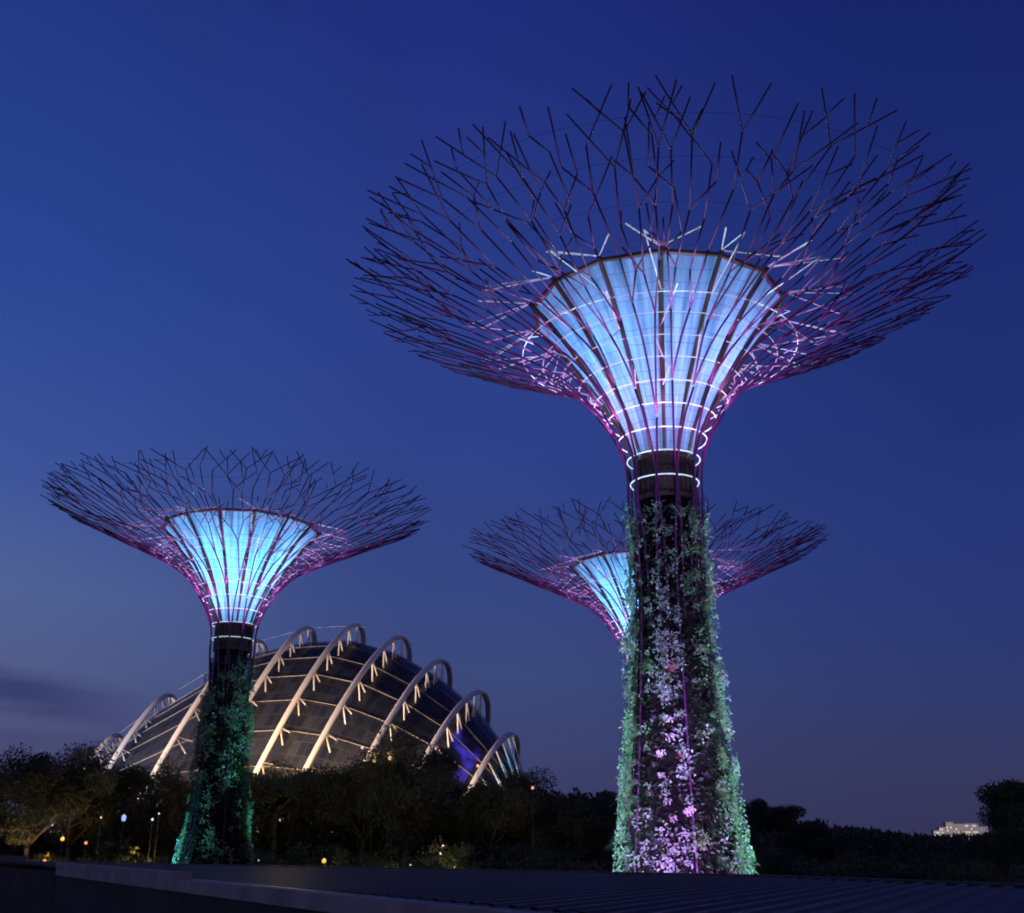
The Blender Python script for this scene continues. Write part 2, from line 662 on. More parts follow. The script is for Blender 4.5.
def rosette(rng, n, L, w, droop, rise=0.5):
    """a plant of strap leaves fanning out of one point; grows along +Z, arches over"""
    mb = MB()
    for i in range(n):
        a = rng.uniform(0, 2 * PI)
        e = R(rng.uniform(8, 78))
        d = Vector((math.cos(a) * math.cos(e), math.sin(a) * math.cos(e), math.sin(e) * rise + 0.1)).normalized()
        l = L * rng.uniform(0.6, 1.1)
        s = d.cross(Vector((0, 0, 1))).normalized()
        p = Vector((0, 0, 0))
        k = 4
        prev = None
        for j in range(k + 1):
            t = j / k
            q = d * (l * t) + Vector((0, -1, 0)) * (droop * l * t * t)
            ww = w * (1 - t) ** 0.7 * (0.55 + 1.2 * t * (1 - t)) if j < k else 0.004
            cur = (q + s * ww / 2, q - s * ww / 2)
            if prev:
                mb.quad(prev[0], prev[1], cur[1], cur[0])
            prev = cur
    return mb


def broad_clump(rng, n, size, fine=1.0):
    mb = MB()
    for i in range(n):
        v = rvec(rng)
        v.z = abs(v.z) * 0.8
        p = Vector((v.x, v.y, v.z * 0.6)) * size * rng.uniform(0.25, 0.8)
        d = (v + rvec(rng) * 0.5 + Vector((0, -0.6, 0.1))).normalized()
        leaf(mb, p, d, Vector((0, 0.3, 1)), size * fine * rng.uniform(0.3, 0.6), size * fine * rng.uniform(0.16, 0.3))
    return mb


def blossom_spray(rng, n, size, fine=1.0):
    mb = MB()
    for i in range(n):
        v = rvec(rng)
        c = Vector((v.x * 0.9, v.y * 0.6, abs(v.z) * 0.5 + 0.1)) * size * rng.uniform(0.3, 0.9)
        for k in range(5):
            a = 2 * PI * k / 5 + v.x
            d = Vector((math.cos(a), math.sin(a), 0.35)).normalized()
            leaf(mb, c, d, Vector((0, 0, 1)), size * 0.24 * fine, size * 0.13 * fine)
    return mb


def vine_drop(rng, n, length, size):
    mb = MB()
    for i in range(n):
        t = rng.random()
        p = Vector((rng.gauss(0, size * 0.4), -t * length, rng.uniform(0.02, 0.25) * size + 0.05))
        d = Vector((rng.uniform(-1, 1), rng.uniform(-1, 0.2), rng.uniform(0.1, 0.9))).normalized()
        leaf(mb, p, d, Vector((0, 0.2, 1)), size * rng.uniform(0.35, 0.7), size * rng.uniform(0.2, 0.4))
    return mb


PR = random.Random(77)
# (part name, mesh): local axes +Z away from the trunk, +Y up the trunk
PLANTS = [
    ('bromeliad', rosette(PR, 64, 0.55, 0.034, 0.45).data('bromeliad', 'silver_leaf')),
    ('bromeliad', rosette(PR, 70, 0.66, 0.034, 0.40).data('bromeliad', 'silver_leaf')),
    ('bromeliad', rosette(PR, 74, 0.60, 0.032, 0.5).data('bromeliad', 'purple_leaf')),
    ('fern', rosette(PR, 90, 0.80, 0.045, 0.80, 0.35).data('fern', 'fern_leaf')),
    ('fern', rosette(PR, 110, 0.90, 0.040, 0.95, 0.3).data('fern', 'vine_leaf')),
    ('clump_foliage', broad_clump(PR, 170, 0.75, 0.5).data('clump_foliage', 'vine_leaf')),
    ('clump_foliage', broad_clump(PR, 190, 0.85, 0.45).data('clump_foliage', 'fern_leaf')),
    ('clump_foliage', broad_clump(PR, 170, 0.75, 0.5).data('clump_foliage', 'silver_leaf')),
    ('white_blossom', blossom_spray(PR, 34, 0.60, 0.6).data('white_blossom', 'pale_blossom')),
    ('white_blossom', blossom_spray(PR, 22, 0.50, 0.6).data('white_blossom', 'pale_blossom')),
    ('hanging_vine', vine_drop(PR, 260, 3.0, 0.42).data('hanging_vine', 'vine_leaf')),
    ('hanging_vine', vine_drop(PR, 300, 4.2, 0.46).data('hanging_vine', 'vine_leaf')),
    ('red_blossom', rosette(PR, 26, 0.75, 0.035, -0.1, 1.2).data('red_blossom', 'red_blossom')),
]


def supertree(name, label, X, Y, z0, seed, plants, cover, dense=9000, nrods=22, spin=0.0):
    """z0: height of the lowest light ring above the ground"""
    rng = random.Random(seed)
    toward = math.atan2(-Y, -X)          # azimuth that faces the viewpoint side
    t = thing('supertree', label, 'garden tower', (X, Y, 0), 0, 'tall garden towers with flaring steel canopies')
    core = MB()
    zs = [-z0, -22.6, -18.6, -13.1, -7.3, -2.3, -1.2]
    core.lathe([(cage_r(z) - 0.62, z0 + z) for z in zs if z >= -z0], 40)
    build(core, 'trunk', 'core_concrete', t, True)
    col = MB()
    col.lathe([(1.9, z0 - 1.25), (1.9, z0 - 1.0), (1.80, z0 - 0.95), (1.74, z0 + 1.3), (1.9, z0 + 1.35), (1.9, z0 + 1.6)], 40)
    for k in range(28):
        a = 2 * PI * k / 28
        m = Matrix.Rotation(a, 4, 'Z')
        col.box(1.76, 1.9, -0.04, 0.04, z0 - 0.93, z0 + 1.33, m)
    build(col, 'collar', 'collar_steel', t)
    # fabric funnel
    me = bpy.data.meshes.new('fabric_funnel')
    vv, ff, uu = [], [], []
    sub = 6
    nseg = NRIB * sub
    a0 = toward + spin
    for j, (r, z) in enumerate(CONE):
        for k in range(nseg + 1):
            b = k / sub
            kk = math.floor(b)
            f_ = b - kk
            pa = a0 + 2 * PI * kk / NRIB
            pb = a0 + 2 * PI * (kk + 1) / NRIB
            # flat between ribs, sagging a little inwards
            px = (1 - f_) * math.cos(pa) + f_ * math.cos(pb)
            py = (1 - f_) * math.sin(pa) + f_ * math.sin(pb)
            sg = 1 - 0.02 * math.sin(PI * f_)
            vv.append((px * r * sg, py * r * sg, z0 + z))
            uu.append((k / nseg, j / (len(CONE) - 1)))
    st = nseg + 1
    for j in range(len(CONE) - 1):
        for k in range(nseg):
            ff.append((j * st + k, j * st + k + 1, (j + 1) * st + k + 1, (j + 1) * st + k))
    me.from_pydata(vv, [], ff)
    lay = me.uv_layers.new(name='UVMap')
    for p in me.polygons:
        for li in p.loop_indices:
            lay.data[li].uv = uu[me.loops[li].vertex_index]
    me.materials.append(MATS['membrane_fabric'])
    fun = link('fabric_funnel', me, t)
    rim = MB()
    rp = [(8.05 * math.cos(a0 + 2 * PI * k / NRIB), 8.05 * math.sin(a0 + 2 * PI * k / NRIB), z0 + 11.78) for k in range(NRIB)]
    rim.tube(rp, 0.15, 8, closed=True)
    build(rim, 'rim_ring', 'brown_steel', fun, True)
    for k in range(NRIB):
        a = a0 + 2 * PI * k / NRIB
        rb = MB()
        rb.tube([((r + 0.10) * math.cos(a), (r + 0.10) * math.sin(a), z0 + z - 0.04) for r, z in CONE] +
                [(8.35 * math.cos(a), 8.35 * math.sin(a), z0 + 11.95)], [0.11] * 3 + [0.16] * 6, 6)
        build(rb, 'rib', 'brown_steel', fun, True)
        # bracing: a pair of pale bars from the rim out to the rods, ties lower down
        sb = MB()
        p0 = (8.3 * math.cos(a), 8.3 * math.sin(a), z0 + 11.95)
        ends = []
        for q in (-1, 1):
            b = a + q * R(rng.uniform(8.5, 11.5))
            r = rng.uniform(11.2, 12.8)
            ends.append((r * math.cos(b), r * math.sin(b), z0 + cage_z(r) + 0.1 + rng.uniform(0, 1.0)))
        sb.tube([ends[0], p0, ends[1]], 0.055, 5)
        build(sb, 'brace', 'pale_steel', t)
        tb = MB()
        path = [p0]
        for j, (r, z) in enumerate((CONE[6], CONE[5], CONE[4], CONE[3])):
            b = a + R(5 if j % 2 else -5)
            r2 = cage_r(z + 0.2) - 0.12
            path.append((r2 * math.cos(b), r2 * math.sin(b), z0 + z + 0.2))
            path.append(((r + .16) * math.cos(a), (r + .16) * math.sin(a), z0 + z - 0.6))
        tb.tube(path, 0.040, 4)
        build(tb, 'tie_bar', 'pale_steel', t)
    for i, (r, z) in enumerate(RINGS):
        rg = MB()
        n = 72
        rg.tube([((r - 0.05) * math.cos(2 * PI * k / n), (r - 0.05) * math.sin(2 * PI * k / n), z0 + z) for k in range(n)],
                0.040 if i < 5 else 0.030, 6, closed=True)
        build(rg, 'light_ring', 'light_tube_bright' if i < 4 else 'light_tube_soft' if i < 6 else 'light_tube_faint', t, True)
    for r in (11.5, 14.0, 16.4, 18.6):
        hp = MB()
        hp.tube([(r * math.cos(2 * PI * k / 96), r * math.sin(2 * PI * k / 96), z0 + cage_z(r) + 0.02) for k in range(96)], 0.010, 4, closed=True)
        build(hp, 'hoop_cable', 'dark_steel', t)
    for i in range(nrods):
        mb = MB()
        grow_canopy(rng, a0 + 2 * PI * (i + 0.5) / nrods + rng.uniform(-0.03, 0.03), R(15) * (1 if i % 2 else -1) + R(rng.uniform(-2, 2)), 2 * PI / nrods, mb, z0, i % 3 == 1)
        build(mb, 'steel_rod', 'plum_steel', t, True)

    # planting: strips up the trunk
    def place(alpha, z, out=0.0, roll=0.0):
        """matrix of a plant at azimuth alpha (0 = facing the path), height z; +Z outwards, +Y up"""
        th = toward + alpha
        nrm = Vector((math.cos(th), math.sin(th), 0.12)).normalized()
        side_ = Vector((-math.sin(th), math.cos(th), 0))
        up = nrm.cross(side_)
        r = cage_r(z - z0) - 0.42 + out
        m = Matrix((side_, up, nrm)).transposed().to_4x4()
        m.translation = Vector((r * math.cos(th), r * math.sin(th), z))
        return m @ Matrix.Rotation(roll, 4, 'Z')

    for (pi, alpha, z, s) in plants(rng, z0):
        nm, me = PLANTS[pi]
        o = link(nm, me, t)
        o.matrix_local = (place(R(alpha), z, 0.05, R(rng.uniform(-25, 25)) if nm != 'hanging_vine' else 0)
                          @ Matrix.Rotation(R(rng.uniform(-62, -30) if nm in ('bromeliad', 'fern') else 0), 4, 'X') @ Matrix.Scale(s, 4))
    fol, sil = MB(), MB()
    for (alpha, z, L, out, pale) in cover(rng, z0):
        m = place(R(alpha), z, out)
        d = (m.to_3x3() @ Vector((rng.uniform(-1, 1), rng.uniform(-1.0, 0.5), rng.uniform(0.05, 0.9)))).normalized()
        leaf(sil if rng.random() < pale else fol, m.translation, d, m.to_3x3() @ Vector((0, 0.3, 1)), L, L * rng.uniform(0.4, 0.7))
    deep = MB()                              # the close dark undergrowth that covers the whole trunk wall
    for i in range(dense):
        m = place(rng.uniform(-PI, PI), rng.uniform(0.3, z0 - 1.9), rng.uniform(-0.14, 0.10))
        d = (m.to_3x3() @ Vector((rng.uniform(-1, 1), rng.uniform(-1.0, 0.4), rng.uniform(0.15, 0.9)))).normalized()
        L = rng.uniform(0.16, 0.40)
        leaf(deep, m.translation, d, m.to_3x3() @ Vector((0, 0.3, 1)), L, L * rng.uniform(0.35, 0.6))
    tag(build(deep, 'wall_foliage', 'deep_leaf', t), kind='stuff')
    if sil.f:
        tag(build(sil, 'silvery_foliage', 'silver_leaf', t), kind='stuff')
    tag(build(fol, 'climbing_foliage', 'vine_leaf', t), kind='stuff')
    return t


def big_plants(rng, z0):
    out = []
    top = z0 - 1.7
    # flanks: hanging vines and leafy clumps
    for side_ in (-1, 1):
        for i in range(9):
            out.append((rng.choice((10, 11, 11)), side_ * rng.uniform(62, 88), rng.uniform(3.5, top * 0.97), rng.uniform(0.85, 1.15)))
        for i in range(13):
            out.append((rng.choice((4, 5, 5, 6, 3)), side_ * rng.uniform(48, 88), rng.uniform(2.5, top) if i > 4 else rng.uniform(2.5, 9), rng.uniform(0.8, 1.3)))
    # front strips of pale plants
    for a, n, kinds in ((-33, 9, (0, 1, 2, 3)), (-12, 18, (8, 8, 9, 9, 2)), (5, 14, (2, 2, 0, 8, 9)), (26, 5, (0, 6, 2)), (45, 6, (3, 6, 4))):
        for i in range(n):
            z = 2.3 + (top - 2.3) * ((i + rng.uniform(0.1, 0.9)) / n)
            out.append((rng.choice(kinds), a + rng.gauss(0, 4.5), z, rng.uniform(0.75, 1.25)))
    out.append((12, -2, z0 - 11.8, 1.3))
    out.append((12, 4, z0 - 16.5, 0.9))
    return [(p, a, z, k * 0.72) for p, a, z, k in out[:100]]


def clumps(rng, a, w, n, lo, hi, pale, per=26, spread=0.42, size=(0.22, 0.5)):
    """leaves gathered in n clumps along a strip centred on azimuth a"""
    out = []
    for i in range(n):
        ca, cz = a + rng.gauss(0, w * 0.6), rng.uniform(lo, hi)
        k = rng.choice((0.5, 0.7, 0.9, 1.2, 1.8))
        o = rng.uniform(0.05, 0.35)
        p_ = pale if rng.random() < 0.6 else rng.choice((0.0, pale, 1.0))
        for j in range(int(per * k)):
            out.append((ca + rng.gauss(0, spread * k * 17), cz + rng.gauss(0, spread * k * 0.9), rng.uniform(*size), min(0.62, o + rng.uniform(0, 0.3) * k), p_))
    return [q for q in out if q[1] > 0.3]


def big_cover(rng, z0):
    top = z0 - 1.7
    out = []
    for a, w, n, pale in ((-87, 5, 34, 0.4), (-70, 8, 16, 0.4), (87, 5, 36, 0.5), (70, 8, 20, 0.45)):
        out += clumps(rng, a, w, n, 0.6, top, pale, 26, 0.27, (0.10, 0.27))
    for a, w, n, pale in ((-52, 3, 10, 0.6), (-34, 3, 16, 0.7), (-14, 2.6, 36, 0.9), (4, 2.6, 32, 0.9), (24, 3.5, 8, 0.6), (42, 4, 12, 0.4)):
        out += clumps(rng, a, w, n, 0.6, top, pale, 22, 0.21, (0.11, 0.27))
    for a in (50, 80, -76):
        out += clumps(rng, a, 8, 14, 0.6, 8, 0.4, 26, 0.3, (0.10, 0.27))
    for a in (120, 150, 180, -150, -120):
        out += clumps(rng, a, 14, 30, 0.6, top, 0.3)
    return out


def left_plants(rng, z0):
    out = []
    for i in range(26):
        z = rng.uniform(z0 - 12.0, z0 - 3.2)
        out.append((rng.choice((4, 5, 5, 6, 3)), rng.uniform(-85, 85), z, rng.uniform(0.6, 1.0)))
    for i in range(8):
        out.append((rng.choice((10, 11)), rng.choice((-1, 1)) * rng.uniform(70, 88), rng.uniform(4, z0 - 5), 1.0))
    return out


def left_cover(rng, z0):
    out = []
    for a, w, n, lo, hi, pale in ((-87, 4, 40, 0.5, z0 - 3.5, 0.5), (87, 4, 40, 0.5, z0 - 2.4, 0.5), (-35, 28, 22, z0 - 12, z0 - 4, 0.4), (30, 28, 34, z0 - 12, z0 - 2.4, 0.4),
                               (0, 60, 40, 0.5, z0 - 12, 0.15), (180, 50, 70, 0.5, z0 - 3, 0.2)):
        out += clumps(rng, a, w, n, lo, hi, pale, 22, 0.30, (0.14, 0.36))
    return out


def rear_plants(rng, z0):
    return [(rng.choice((4, 5, 10)), rng.uniform(-85, -40), rng.uniform(3, z0 - 3), 1.2) for i in range(14)]


def rear_cover(rng, z0):
    return clumps(rng, 0, 150, 110, 0.5, z0 - 3, 0.2, 22, 0.5, (0.3, 0.6))


TREES = {'big': (9.44, 64.0, 25.1), 'left': (-29.04, 113.0, 24.1), 'rear': (14.97, 121.0, 22.0)}
supertree('big', 'largest, nearest steel canopy tower, its trunk hung with white, purple and green lit plants', *TREES['big'], 11, big_plants, big_cover, spin=R(3))
supertree('left', 'steel canopy tower with cyan funnel standing in front of the ribbed glass dome', *TREES['left'], 23, left_plants, left_cover, spin=R(8))
supertree('rear', 'steel canopy tower half hidden behind the trunk of the largest tower', *TREES['rear'], 37, rear_plants, rear_cover, spin=R(-6))


def tower_lamps(key, funnel, neck_watts, fill_watts, magenta=(1.0, 0.10, 0.66)):
    X, Y, z0 = TREES[key]
    for (dx, dy, dz, w, c) in funnel:
        point('funnel_lamp', (X + dx, Y + dy, z0 + dz), w, c, 0.25)
    tw = math.atan2(-Y, -X)
    for k in range(8):                      # uplights clamped round the trunk below the neck
        a = tw + 2 * PI * (k + 0.5) / 8
        r = 2.95
        p = (X + r * math.cos(a), Y + r * math.sin(a), z0 - 1.8)
        q = (X + 5.6 * math.cos(a), Y + 5.6 * math.sin(a), z0 + 6.5)
        spot('neck_uplight', p, q, neck_watts, magenta, 66, 0.8, 0.12)
    point('overhead_fill', (X, Y, z0 + 15.5), fill_watts, (0.14, 0.46, 1.0), 0.3)  # bodiless fill lamp added above the funnel to brighten its bars and rods
    for k in range(9):                      # added cool white spots, hung free outside the cage to brighten the rim bars
        a = tw + 2 * PI * (k + 0.25) / 9
        p = (X + 7.8 * math.cos(a), Y + 7.8 * math.sin(a), z0 + 6.2)
        q = (X + 10.6 * math.cos(a), Y + 10.6 * math.sin(a), z0 + 11.3)
        spot('rim_spot', p, q, 900, (0.50, 0.80, 1.0), 74, 0.6, 0.1)


CY = (0.08, 0.55, 1.0)
CL = (0.08, 0.45, 1.0)
LV = (0.18, 0.34, 1.0)
tower_lamps('big', [(-1.9, 0, 9.2, 800, CL), (2.1, 0, 9.0, 830, LV), (-0.2, 0, 6.4, 320, (0.13, 0.33, 1.0)), (0, 0, 4.0, 70, (0.28, 0.28, 1.0))], 3600, 1300)
tower_lamps('left', [(0, 0, 9.4, 3300, CY), (0, 0, 6.4, 430, CY), (0, 0, 4.0, 60, CY)], 5000, 1300)
tower_lamps('rear', [(0, 0, 9.4, 3300, CY), (0, 0, 6.4, 430, CY), (0, 0, 4.0, 60, CY)], 5000, 1200)


def trunk_light(key, alpha, dist, zt, watts, color, cone=40, side_off=0.0, z=0.6):
    X, Y, z0 = TREES[key]
    a = math.atan2(-Y, -X) + R(alpha)
    spot('trunk_floodlight', (X + dist * math.cos(a), Y + dist * math.sin(a), z), (X, Y, zt), watts, color, cone, 0.7, 0.15)


TEAL = (0.28, 1.0, 0.80)
trunk_light('big', -100, 11, 12, 16000, TEAL, 75)
trunk_light('big', -80, 12, 5, 6500, (0.36, 1.0, 0.70), 70)
trunk_light('big', 100, 11, 12, 16000, (0.36, 1.0, 0.86), 75)
trunk_light('big', 80, 12, 5, 6500, (0.45, 1.0, 0.88), 70)
trunk_light('big', -6, 13, 8, 19000, (0.62, 0.30, 1.0), 60)
trunk_light('big', 10, 14, 18, 24000, (0.54, 0.46, 1.0), 46)
trunk_light('big', -92, 10, 21, 20000, (0.32, 1.0, 0.86), 44)
trunk_light('big', 92, 10, 21, 20000, (0.36, 1.0, 0.86), 44)
trunk_light('left', -98, 9, 6, 12000, (0.15, 0.85, 0.90), 60)
trunk_light('left', 104, 9, 14, 9000, (0.15, 1.0, 0.80), 60)
trunk_light('left', 30, 13, 17.5, 12000, (0.16, 1.0, 0.80), 25)
trunk_light('rear', -80, 10, 14, 5000, (0.2, 1.0, 0.7), 60)

# ------------------------------------------------------------------ glass dome with arched ribs
PHI = R(10)
DV = Vector((math.sin(PHI), math.cos(PHI), 0))       # across the dome, away from us
DU = Vector((math.cos(PHI), -math.sin(PHI), 0))      # along the dome
DO = Vector((-32.87, 225, 0))
LEAN = 0.4
ARCH = [(-60.4, 25.4, 9), (-52.7, 33.4, 12.5), (-38.1, 44.1, 20), (-28.1, 46.5, 18), (-17.6, 46.7, 20.5), (-6.7, 43.8, 25), (4.0, 38.8, 26), (14.5, 32.4, 27.5), (24.0, 24.2, 23)]


def arch_pt(s, h, w, t, off=0.0):
    r = -(w + off) * math.cos(t)
    z = (h + off) * math.sin(t)
    return DO + DU * (s + LEAN * z) + DV * r + Vector((0, 0, z))


dome = thing('glass_dome', 'large glass conservatory dome ribbed by pale floodlit arches behind the trees', 'conservatory', DO)


def sub_local(mb):
    mb.v = [tuple(Vector(p) - DO) for p in mb.v]
    return mb


ss = [-66.0] + [a[0] for a in ARCH] + [30.5]
hh = [12.0] + [a[1] - 3.2 for a in ARCH] + [14.5]
ww = [3.0] + [max(3, a[2] - 3.2) for a in ARCH] + [15.0]
# soften the shell's plan so that it reads as one curved skin
ww = [ww[0]] + [(ww[i - 1] + 2 * ww[i] + ww[i + 1]) / 4 for i in range(1, len(ww) - 1)] + [ww[-1]]


def shell_pt(s, t, off=0.0):
    h = float(np.interp(s, ss, hh))
    w = float(np.interp(s, ss, ww))
    return arch_pt(s, h, w, t, off)


me = bpy.data.meshes.new('glass_shell')
NS, NT = 90, 48
vv, ff, uu = [], [], []
for i in range(NS + 1):
    s = -66 + (30.5 + 66) * i / NS
    for j in range(NT + 1):
        vv.append(tuple(shell_pt(s, PI * j / NT) - DO))
        uu.append((i * 0.62, j * 0.95))
for i in range(NS):
    for j in range(NT):
        a = i * (NT + 1) + j
        ff.append((a, a + 1, a + NT + 2, a + NT + 1))
for i in (0, NS):                                   # end walls
    b = len(vv)
    s = -66 if i == 0 else 30.5
    vv.append(tuple(arch_pt(s, 0.01, 0.01, PI / 2) - DO))
    uu.append((0, 0))
    for j in range(NT):
        a = i * (NT + 1) + j
        ff.append((b, a, a + 1) if i == 0 else (b, a + 1, a))
me.from_pydata(vv, [], ff)
lay = me.uv_layers.new(name='UVMap')
for p in me.polygons:
    for li in p.loop_indices:
        lay.data[li].uv = uu[me.loops[li].vertex_index]
me.materials.append(MATS['dome_glass'])
me.polygons.foreach_set('use_smooth', [True] * len(me.polygons))
link('glass_shell', me, dome)

drng = random.Random(5)
for (s, h, w) in ARCH:
    mb = MB()
    n = 64
    prev = None
    for j in range(n + 1):
        t = PI * j / n
        p = arch_pt(s, h, w, t)
        tan = (arch_pt(s, h, w, t + 0.01) - arch_pt(s, h, w, t - 0.01)).normalized()
        outw = (p - arch_pt(s, h - 3, max(1, w - 3), t)).normalized()
        sd = tan.cross(outw).normalized()
        k = 0.46 + 0.10 * math.sin(t)
        d_ = 0.34
        ring = [p + sd * k + outw * d_ * 0.6, p + sd * k * 0.5 + outw * d_, p - sd * k * 0.5 + outw * d_, p - sd * k + outw * d_ * 0.6,
                p - sd * k * 0.8 - outw * d_, p + sd * k * 0.8 - outw * d_]
        b = len(mb.v)
        mb.v += [tuple(q) for q in ring]
        if j:
            for q in range(6):
                mb.f.append((b - 6 + q, b - 6 + (q + 1) % 6, b + (q + 1) % 6, b + q))
    arch = build(sub_local(mb), 'arch_rib', 'white_arch_paint', dome, True)
    # V struts down to the skin
    ts = [R(x) for x in (14, 23, 32, 41, 50, 59, 68, 77, 87)]
    for t in ts:
        st_ = MB()
        p = arch_pt(s, h, w, t)
        for dt in (-0.036, 0.030):
            q = shell_pt(min(30.4, s + 1.4), t + dt) if s < 24 else shell_pt(30.4, t + dt)
            st_.tube([p, q], 0.16, 6)
        build(sub_local(st_), 'strut', 'white_arch_paint', arch)
for deg in (14, 24, 34, 44, 54, 64, 74, 84, 94):
    mb = MB()
    mb.tube([shell_pt(-64 + 94 * i / 60, R(deg), 0.16) for i in range(61)], 0.075, 5)
    build(sub_local(mb), 'purlin', 'purlin_paint', dome)
for k in range(7):                                   # stay wires above the ridge
    a, b = ARCH[k], ARCH[k + 1]
    mb = MB()
    mb.tube([arch_pt(*a, R(88)), arch_pt(*b, R(88))], 0.035, 4)
    build(sub_local(mb), 'stay_wire', 'pale_steel', dome)


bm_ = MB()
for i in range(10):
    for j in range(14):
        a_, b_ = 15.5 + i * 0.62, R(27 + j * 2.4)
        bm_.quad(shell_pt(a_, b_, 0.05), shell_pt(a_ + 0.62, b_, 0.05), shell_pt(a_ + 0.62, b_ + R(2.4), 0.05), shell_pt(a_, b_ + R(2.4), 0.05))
build(sub_local(bm_), 'blue_glow_panes', 'blue_glow_glass', dome)  # self-glowing panes standing in for blue light inside the dome


def dome_spot(s, dv, z, st, tt, watts, col, cone):
    p = DO + DU * s + DV * dv + Vector((0, 0, z))
    h = float(np.interp(st, ss, hh))
    spot('dome_floodlight', p, shell_pt(st, R(tt)), watts, col, cone, 0.7, 0.4)


WARM = (1.0, 0.72, 0.50)
for s_, st_, w_ in ((-74, -56, 1.0), (-60, -46, 1.1), (-48, -32, 1.1), (-38, -22, 1.2), (-27, -12, 1.2), (-16, -1, 1.2), (-5, 10, 1.1), (8, 22, 1.0), (22, 28, 0.8)):
    dome_spot(s_ - 2, -46, 2, st_, 42, 56000 * w_, WARM if s_ > -55 else (1.0, 0.86, 0.84), 50)
for s_, w_, c_ in ((-26, 1.0, (1.0, 0.60, 0.22)), (-17, 1.6, (1.0, 0.60, 0.22)), (-8, 1.5, (1.0, 0.60, 0.24)), (1, 0.8, (1.0, 0.66, 0.34)), (-58, 0.7, (0.92, 0.86, 1.0)), (-48, 0.8, (0.96, 0.88, 1.0))):
    w0_ = float(np.interp(s_, ss, ww))
    p_ = shell_pt(s_, R(16)) - DV * 9 + Vector((0, 0, -3))      # floods set close under the glazing
    spot('dome_floodlight', p_, shell_pt(s_, R(32)), 8200 * w_, c_, 95, 0.9, 0.5)
dome_spot(36, -25, 4, 27, 80, 9000, (0.1, 0.7, 1.0), 30)

# ------------------------------------------------------------------ metal roofed shelter in front
EY = EYE
sh = thing('shelter', 'low dark shelter with a ribbed metal roof and pale concrete parapet', 'shelter', (0, 0, 0))
ZR = EY - 0.92
POLY = [(-27.0, 59.6), (6.9, 32.75), (15.5, 17.5), (12.0, 4.0), (5.5, 6.3), (-17.35, 44.5)]
rb = MB()
az_r = R(27)
d = Vector((math.sin(az_r), math.cos(az_r), 0))
q = Vector((math.cos(az_r), -math.sin(az_r), 0))
c0 = Vector((-4, 28, 0))
PIT = 0.5
n = 120
prof = []
for i in range(-n, n):
    x0 = i * PIT
    prof += [(x0, 0.0), (x0 + PIT * 0.60, 0.0), (x0 + PIT * 0.68, 0.05), (x0 + PIT * 0.92, 0.05)]
for (xa, za), (xb, zb) in zip(prof[:-1], prof[1:]):
    A, B = c0 + q * xa - d * 60, c0 + q * xb - d * 60
    rb.quad(A + Vector((0, 0, ZR + za)), B + Vector((0, 0, ZR + zb)), B + d * 120 + Vector((0, 0, ZR + zb)), A + d * 120 + Vector((0, 0, ZR + za)))
import bmesh
bm = bmesh.new()
me = rb.data('roof', 'roof_metal')
bm.from_mesh(me)
cen = Vector((sum(p[0] for p in POLY) / len(POLY), sum(p[1] for p in POLY) / len(POLY), 0))
for i in range(len(POLY)):
    a, b = Vector((*POLY[i], 0)), Vector((*POLY[(i + 1) % len(POLY)], 0))
    nn = (b - a).cross(Vector((0, 0, 1))).normalized()
    if nn.dot(cen - a) > 0:
        nn = -nn
    bmesh.ops.bisect_plane(bm, geom=bm.verts[:] + bm.edges[:] + bm.faces[:], plane_co=a, plane_no=nn, clear_outer=True)
bm.to_mesh(me)
bm.free()
link('roof', me, sh)


def wall_run(mb, a, b, th, z0, z1, shift=0.0):
    a, b = Vector((*a, 0)), Vector((*b, 0))
    u = (b - a).normalized()
    m = Matrix((u, Vector((0, 0, 1)).cross(u), Vector((0, 0, 1)))).transposed().to_4x4()
    m.translation = a
    mb.box(0, (b - a).length, shift, shift + th, z0, z1, m)


PA, PB = (-17.1, 44.5), (5.7, 6.4)
mb = MB()
wall_run(mb, PA, PB, 0.30, EY - 1.15, EY - 0.855, -0.32)
build(mb, 'parapet', 'coping_concrete', sh)
mb = MB()
wall_run(mb, PA, PB, 0.30, EY - 0.93, EY - 0.862, -0.018)
build(mb, 'flashing', 'roof_metal', sh)
mb = MB()
wall_run(mb, PA, (-8.1, 29.5), 0.34, EY - 0.852, EY - 0.70, -0.34)
build(mb, 'parapet_block', 'coping_concrete', sh)
mb = MB()
wall_run(mb, PA, PB, 0.22, 0.0, EY - 1.152, -0.28)
build(mb, 'wall', 'wall_render', sh)
mb = MB()
wall_run(mb, (-27.0, 59.6), (6.9, 32.75), 0.2, 0.0, EY - 0.99, 0.05)
wall_run(mb, (6.95, 32.7), (15.5, 17.5), 0.2, 0.0, EY - 0.99, 0.05)
build(mb, 'rear_wall', 'wall_render', sh)
mb = MB()
mb.tube([(-4.62, 19.6, EY - 3.9), (-4.62, 19.6, EY - 1.28)], 0.035, 8)
build(mb, 'downpipe', 'coping_concrete', sh)
mb = MB()
wall_run(mb, (-27.2, 59.7), (6.88, 32.72), 0.34, EY - 0.985, EY - 0.835, -0.1)
wall_run(mb, (6.95, 32.75), (15.5, 17.5), 0.34, EY - 0.985, EY - 0.835, -0.1)
build(mb, 'ridge_cap', 'roof_metal', sh)
mb = MB()
wall_run(mb, (-36.0, 66.0), (-17.15, 44.58), 0.3, 0.0, EY - 1.02, -0.3)
build(mb, 'side_wall', 'wall_render', sh)
mb = MB()
wall_run(mb, (-75, 121), (-50.5, 120.6), 0.4, 0, 2.95)
tag(build(mb, 'low_wall', 'garden_wall_render'), 'pale garden wall behind the lamps at the far left edge', 'wall')


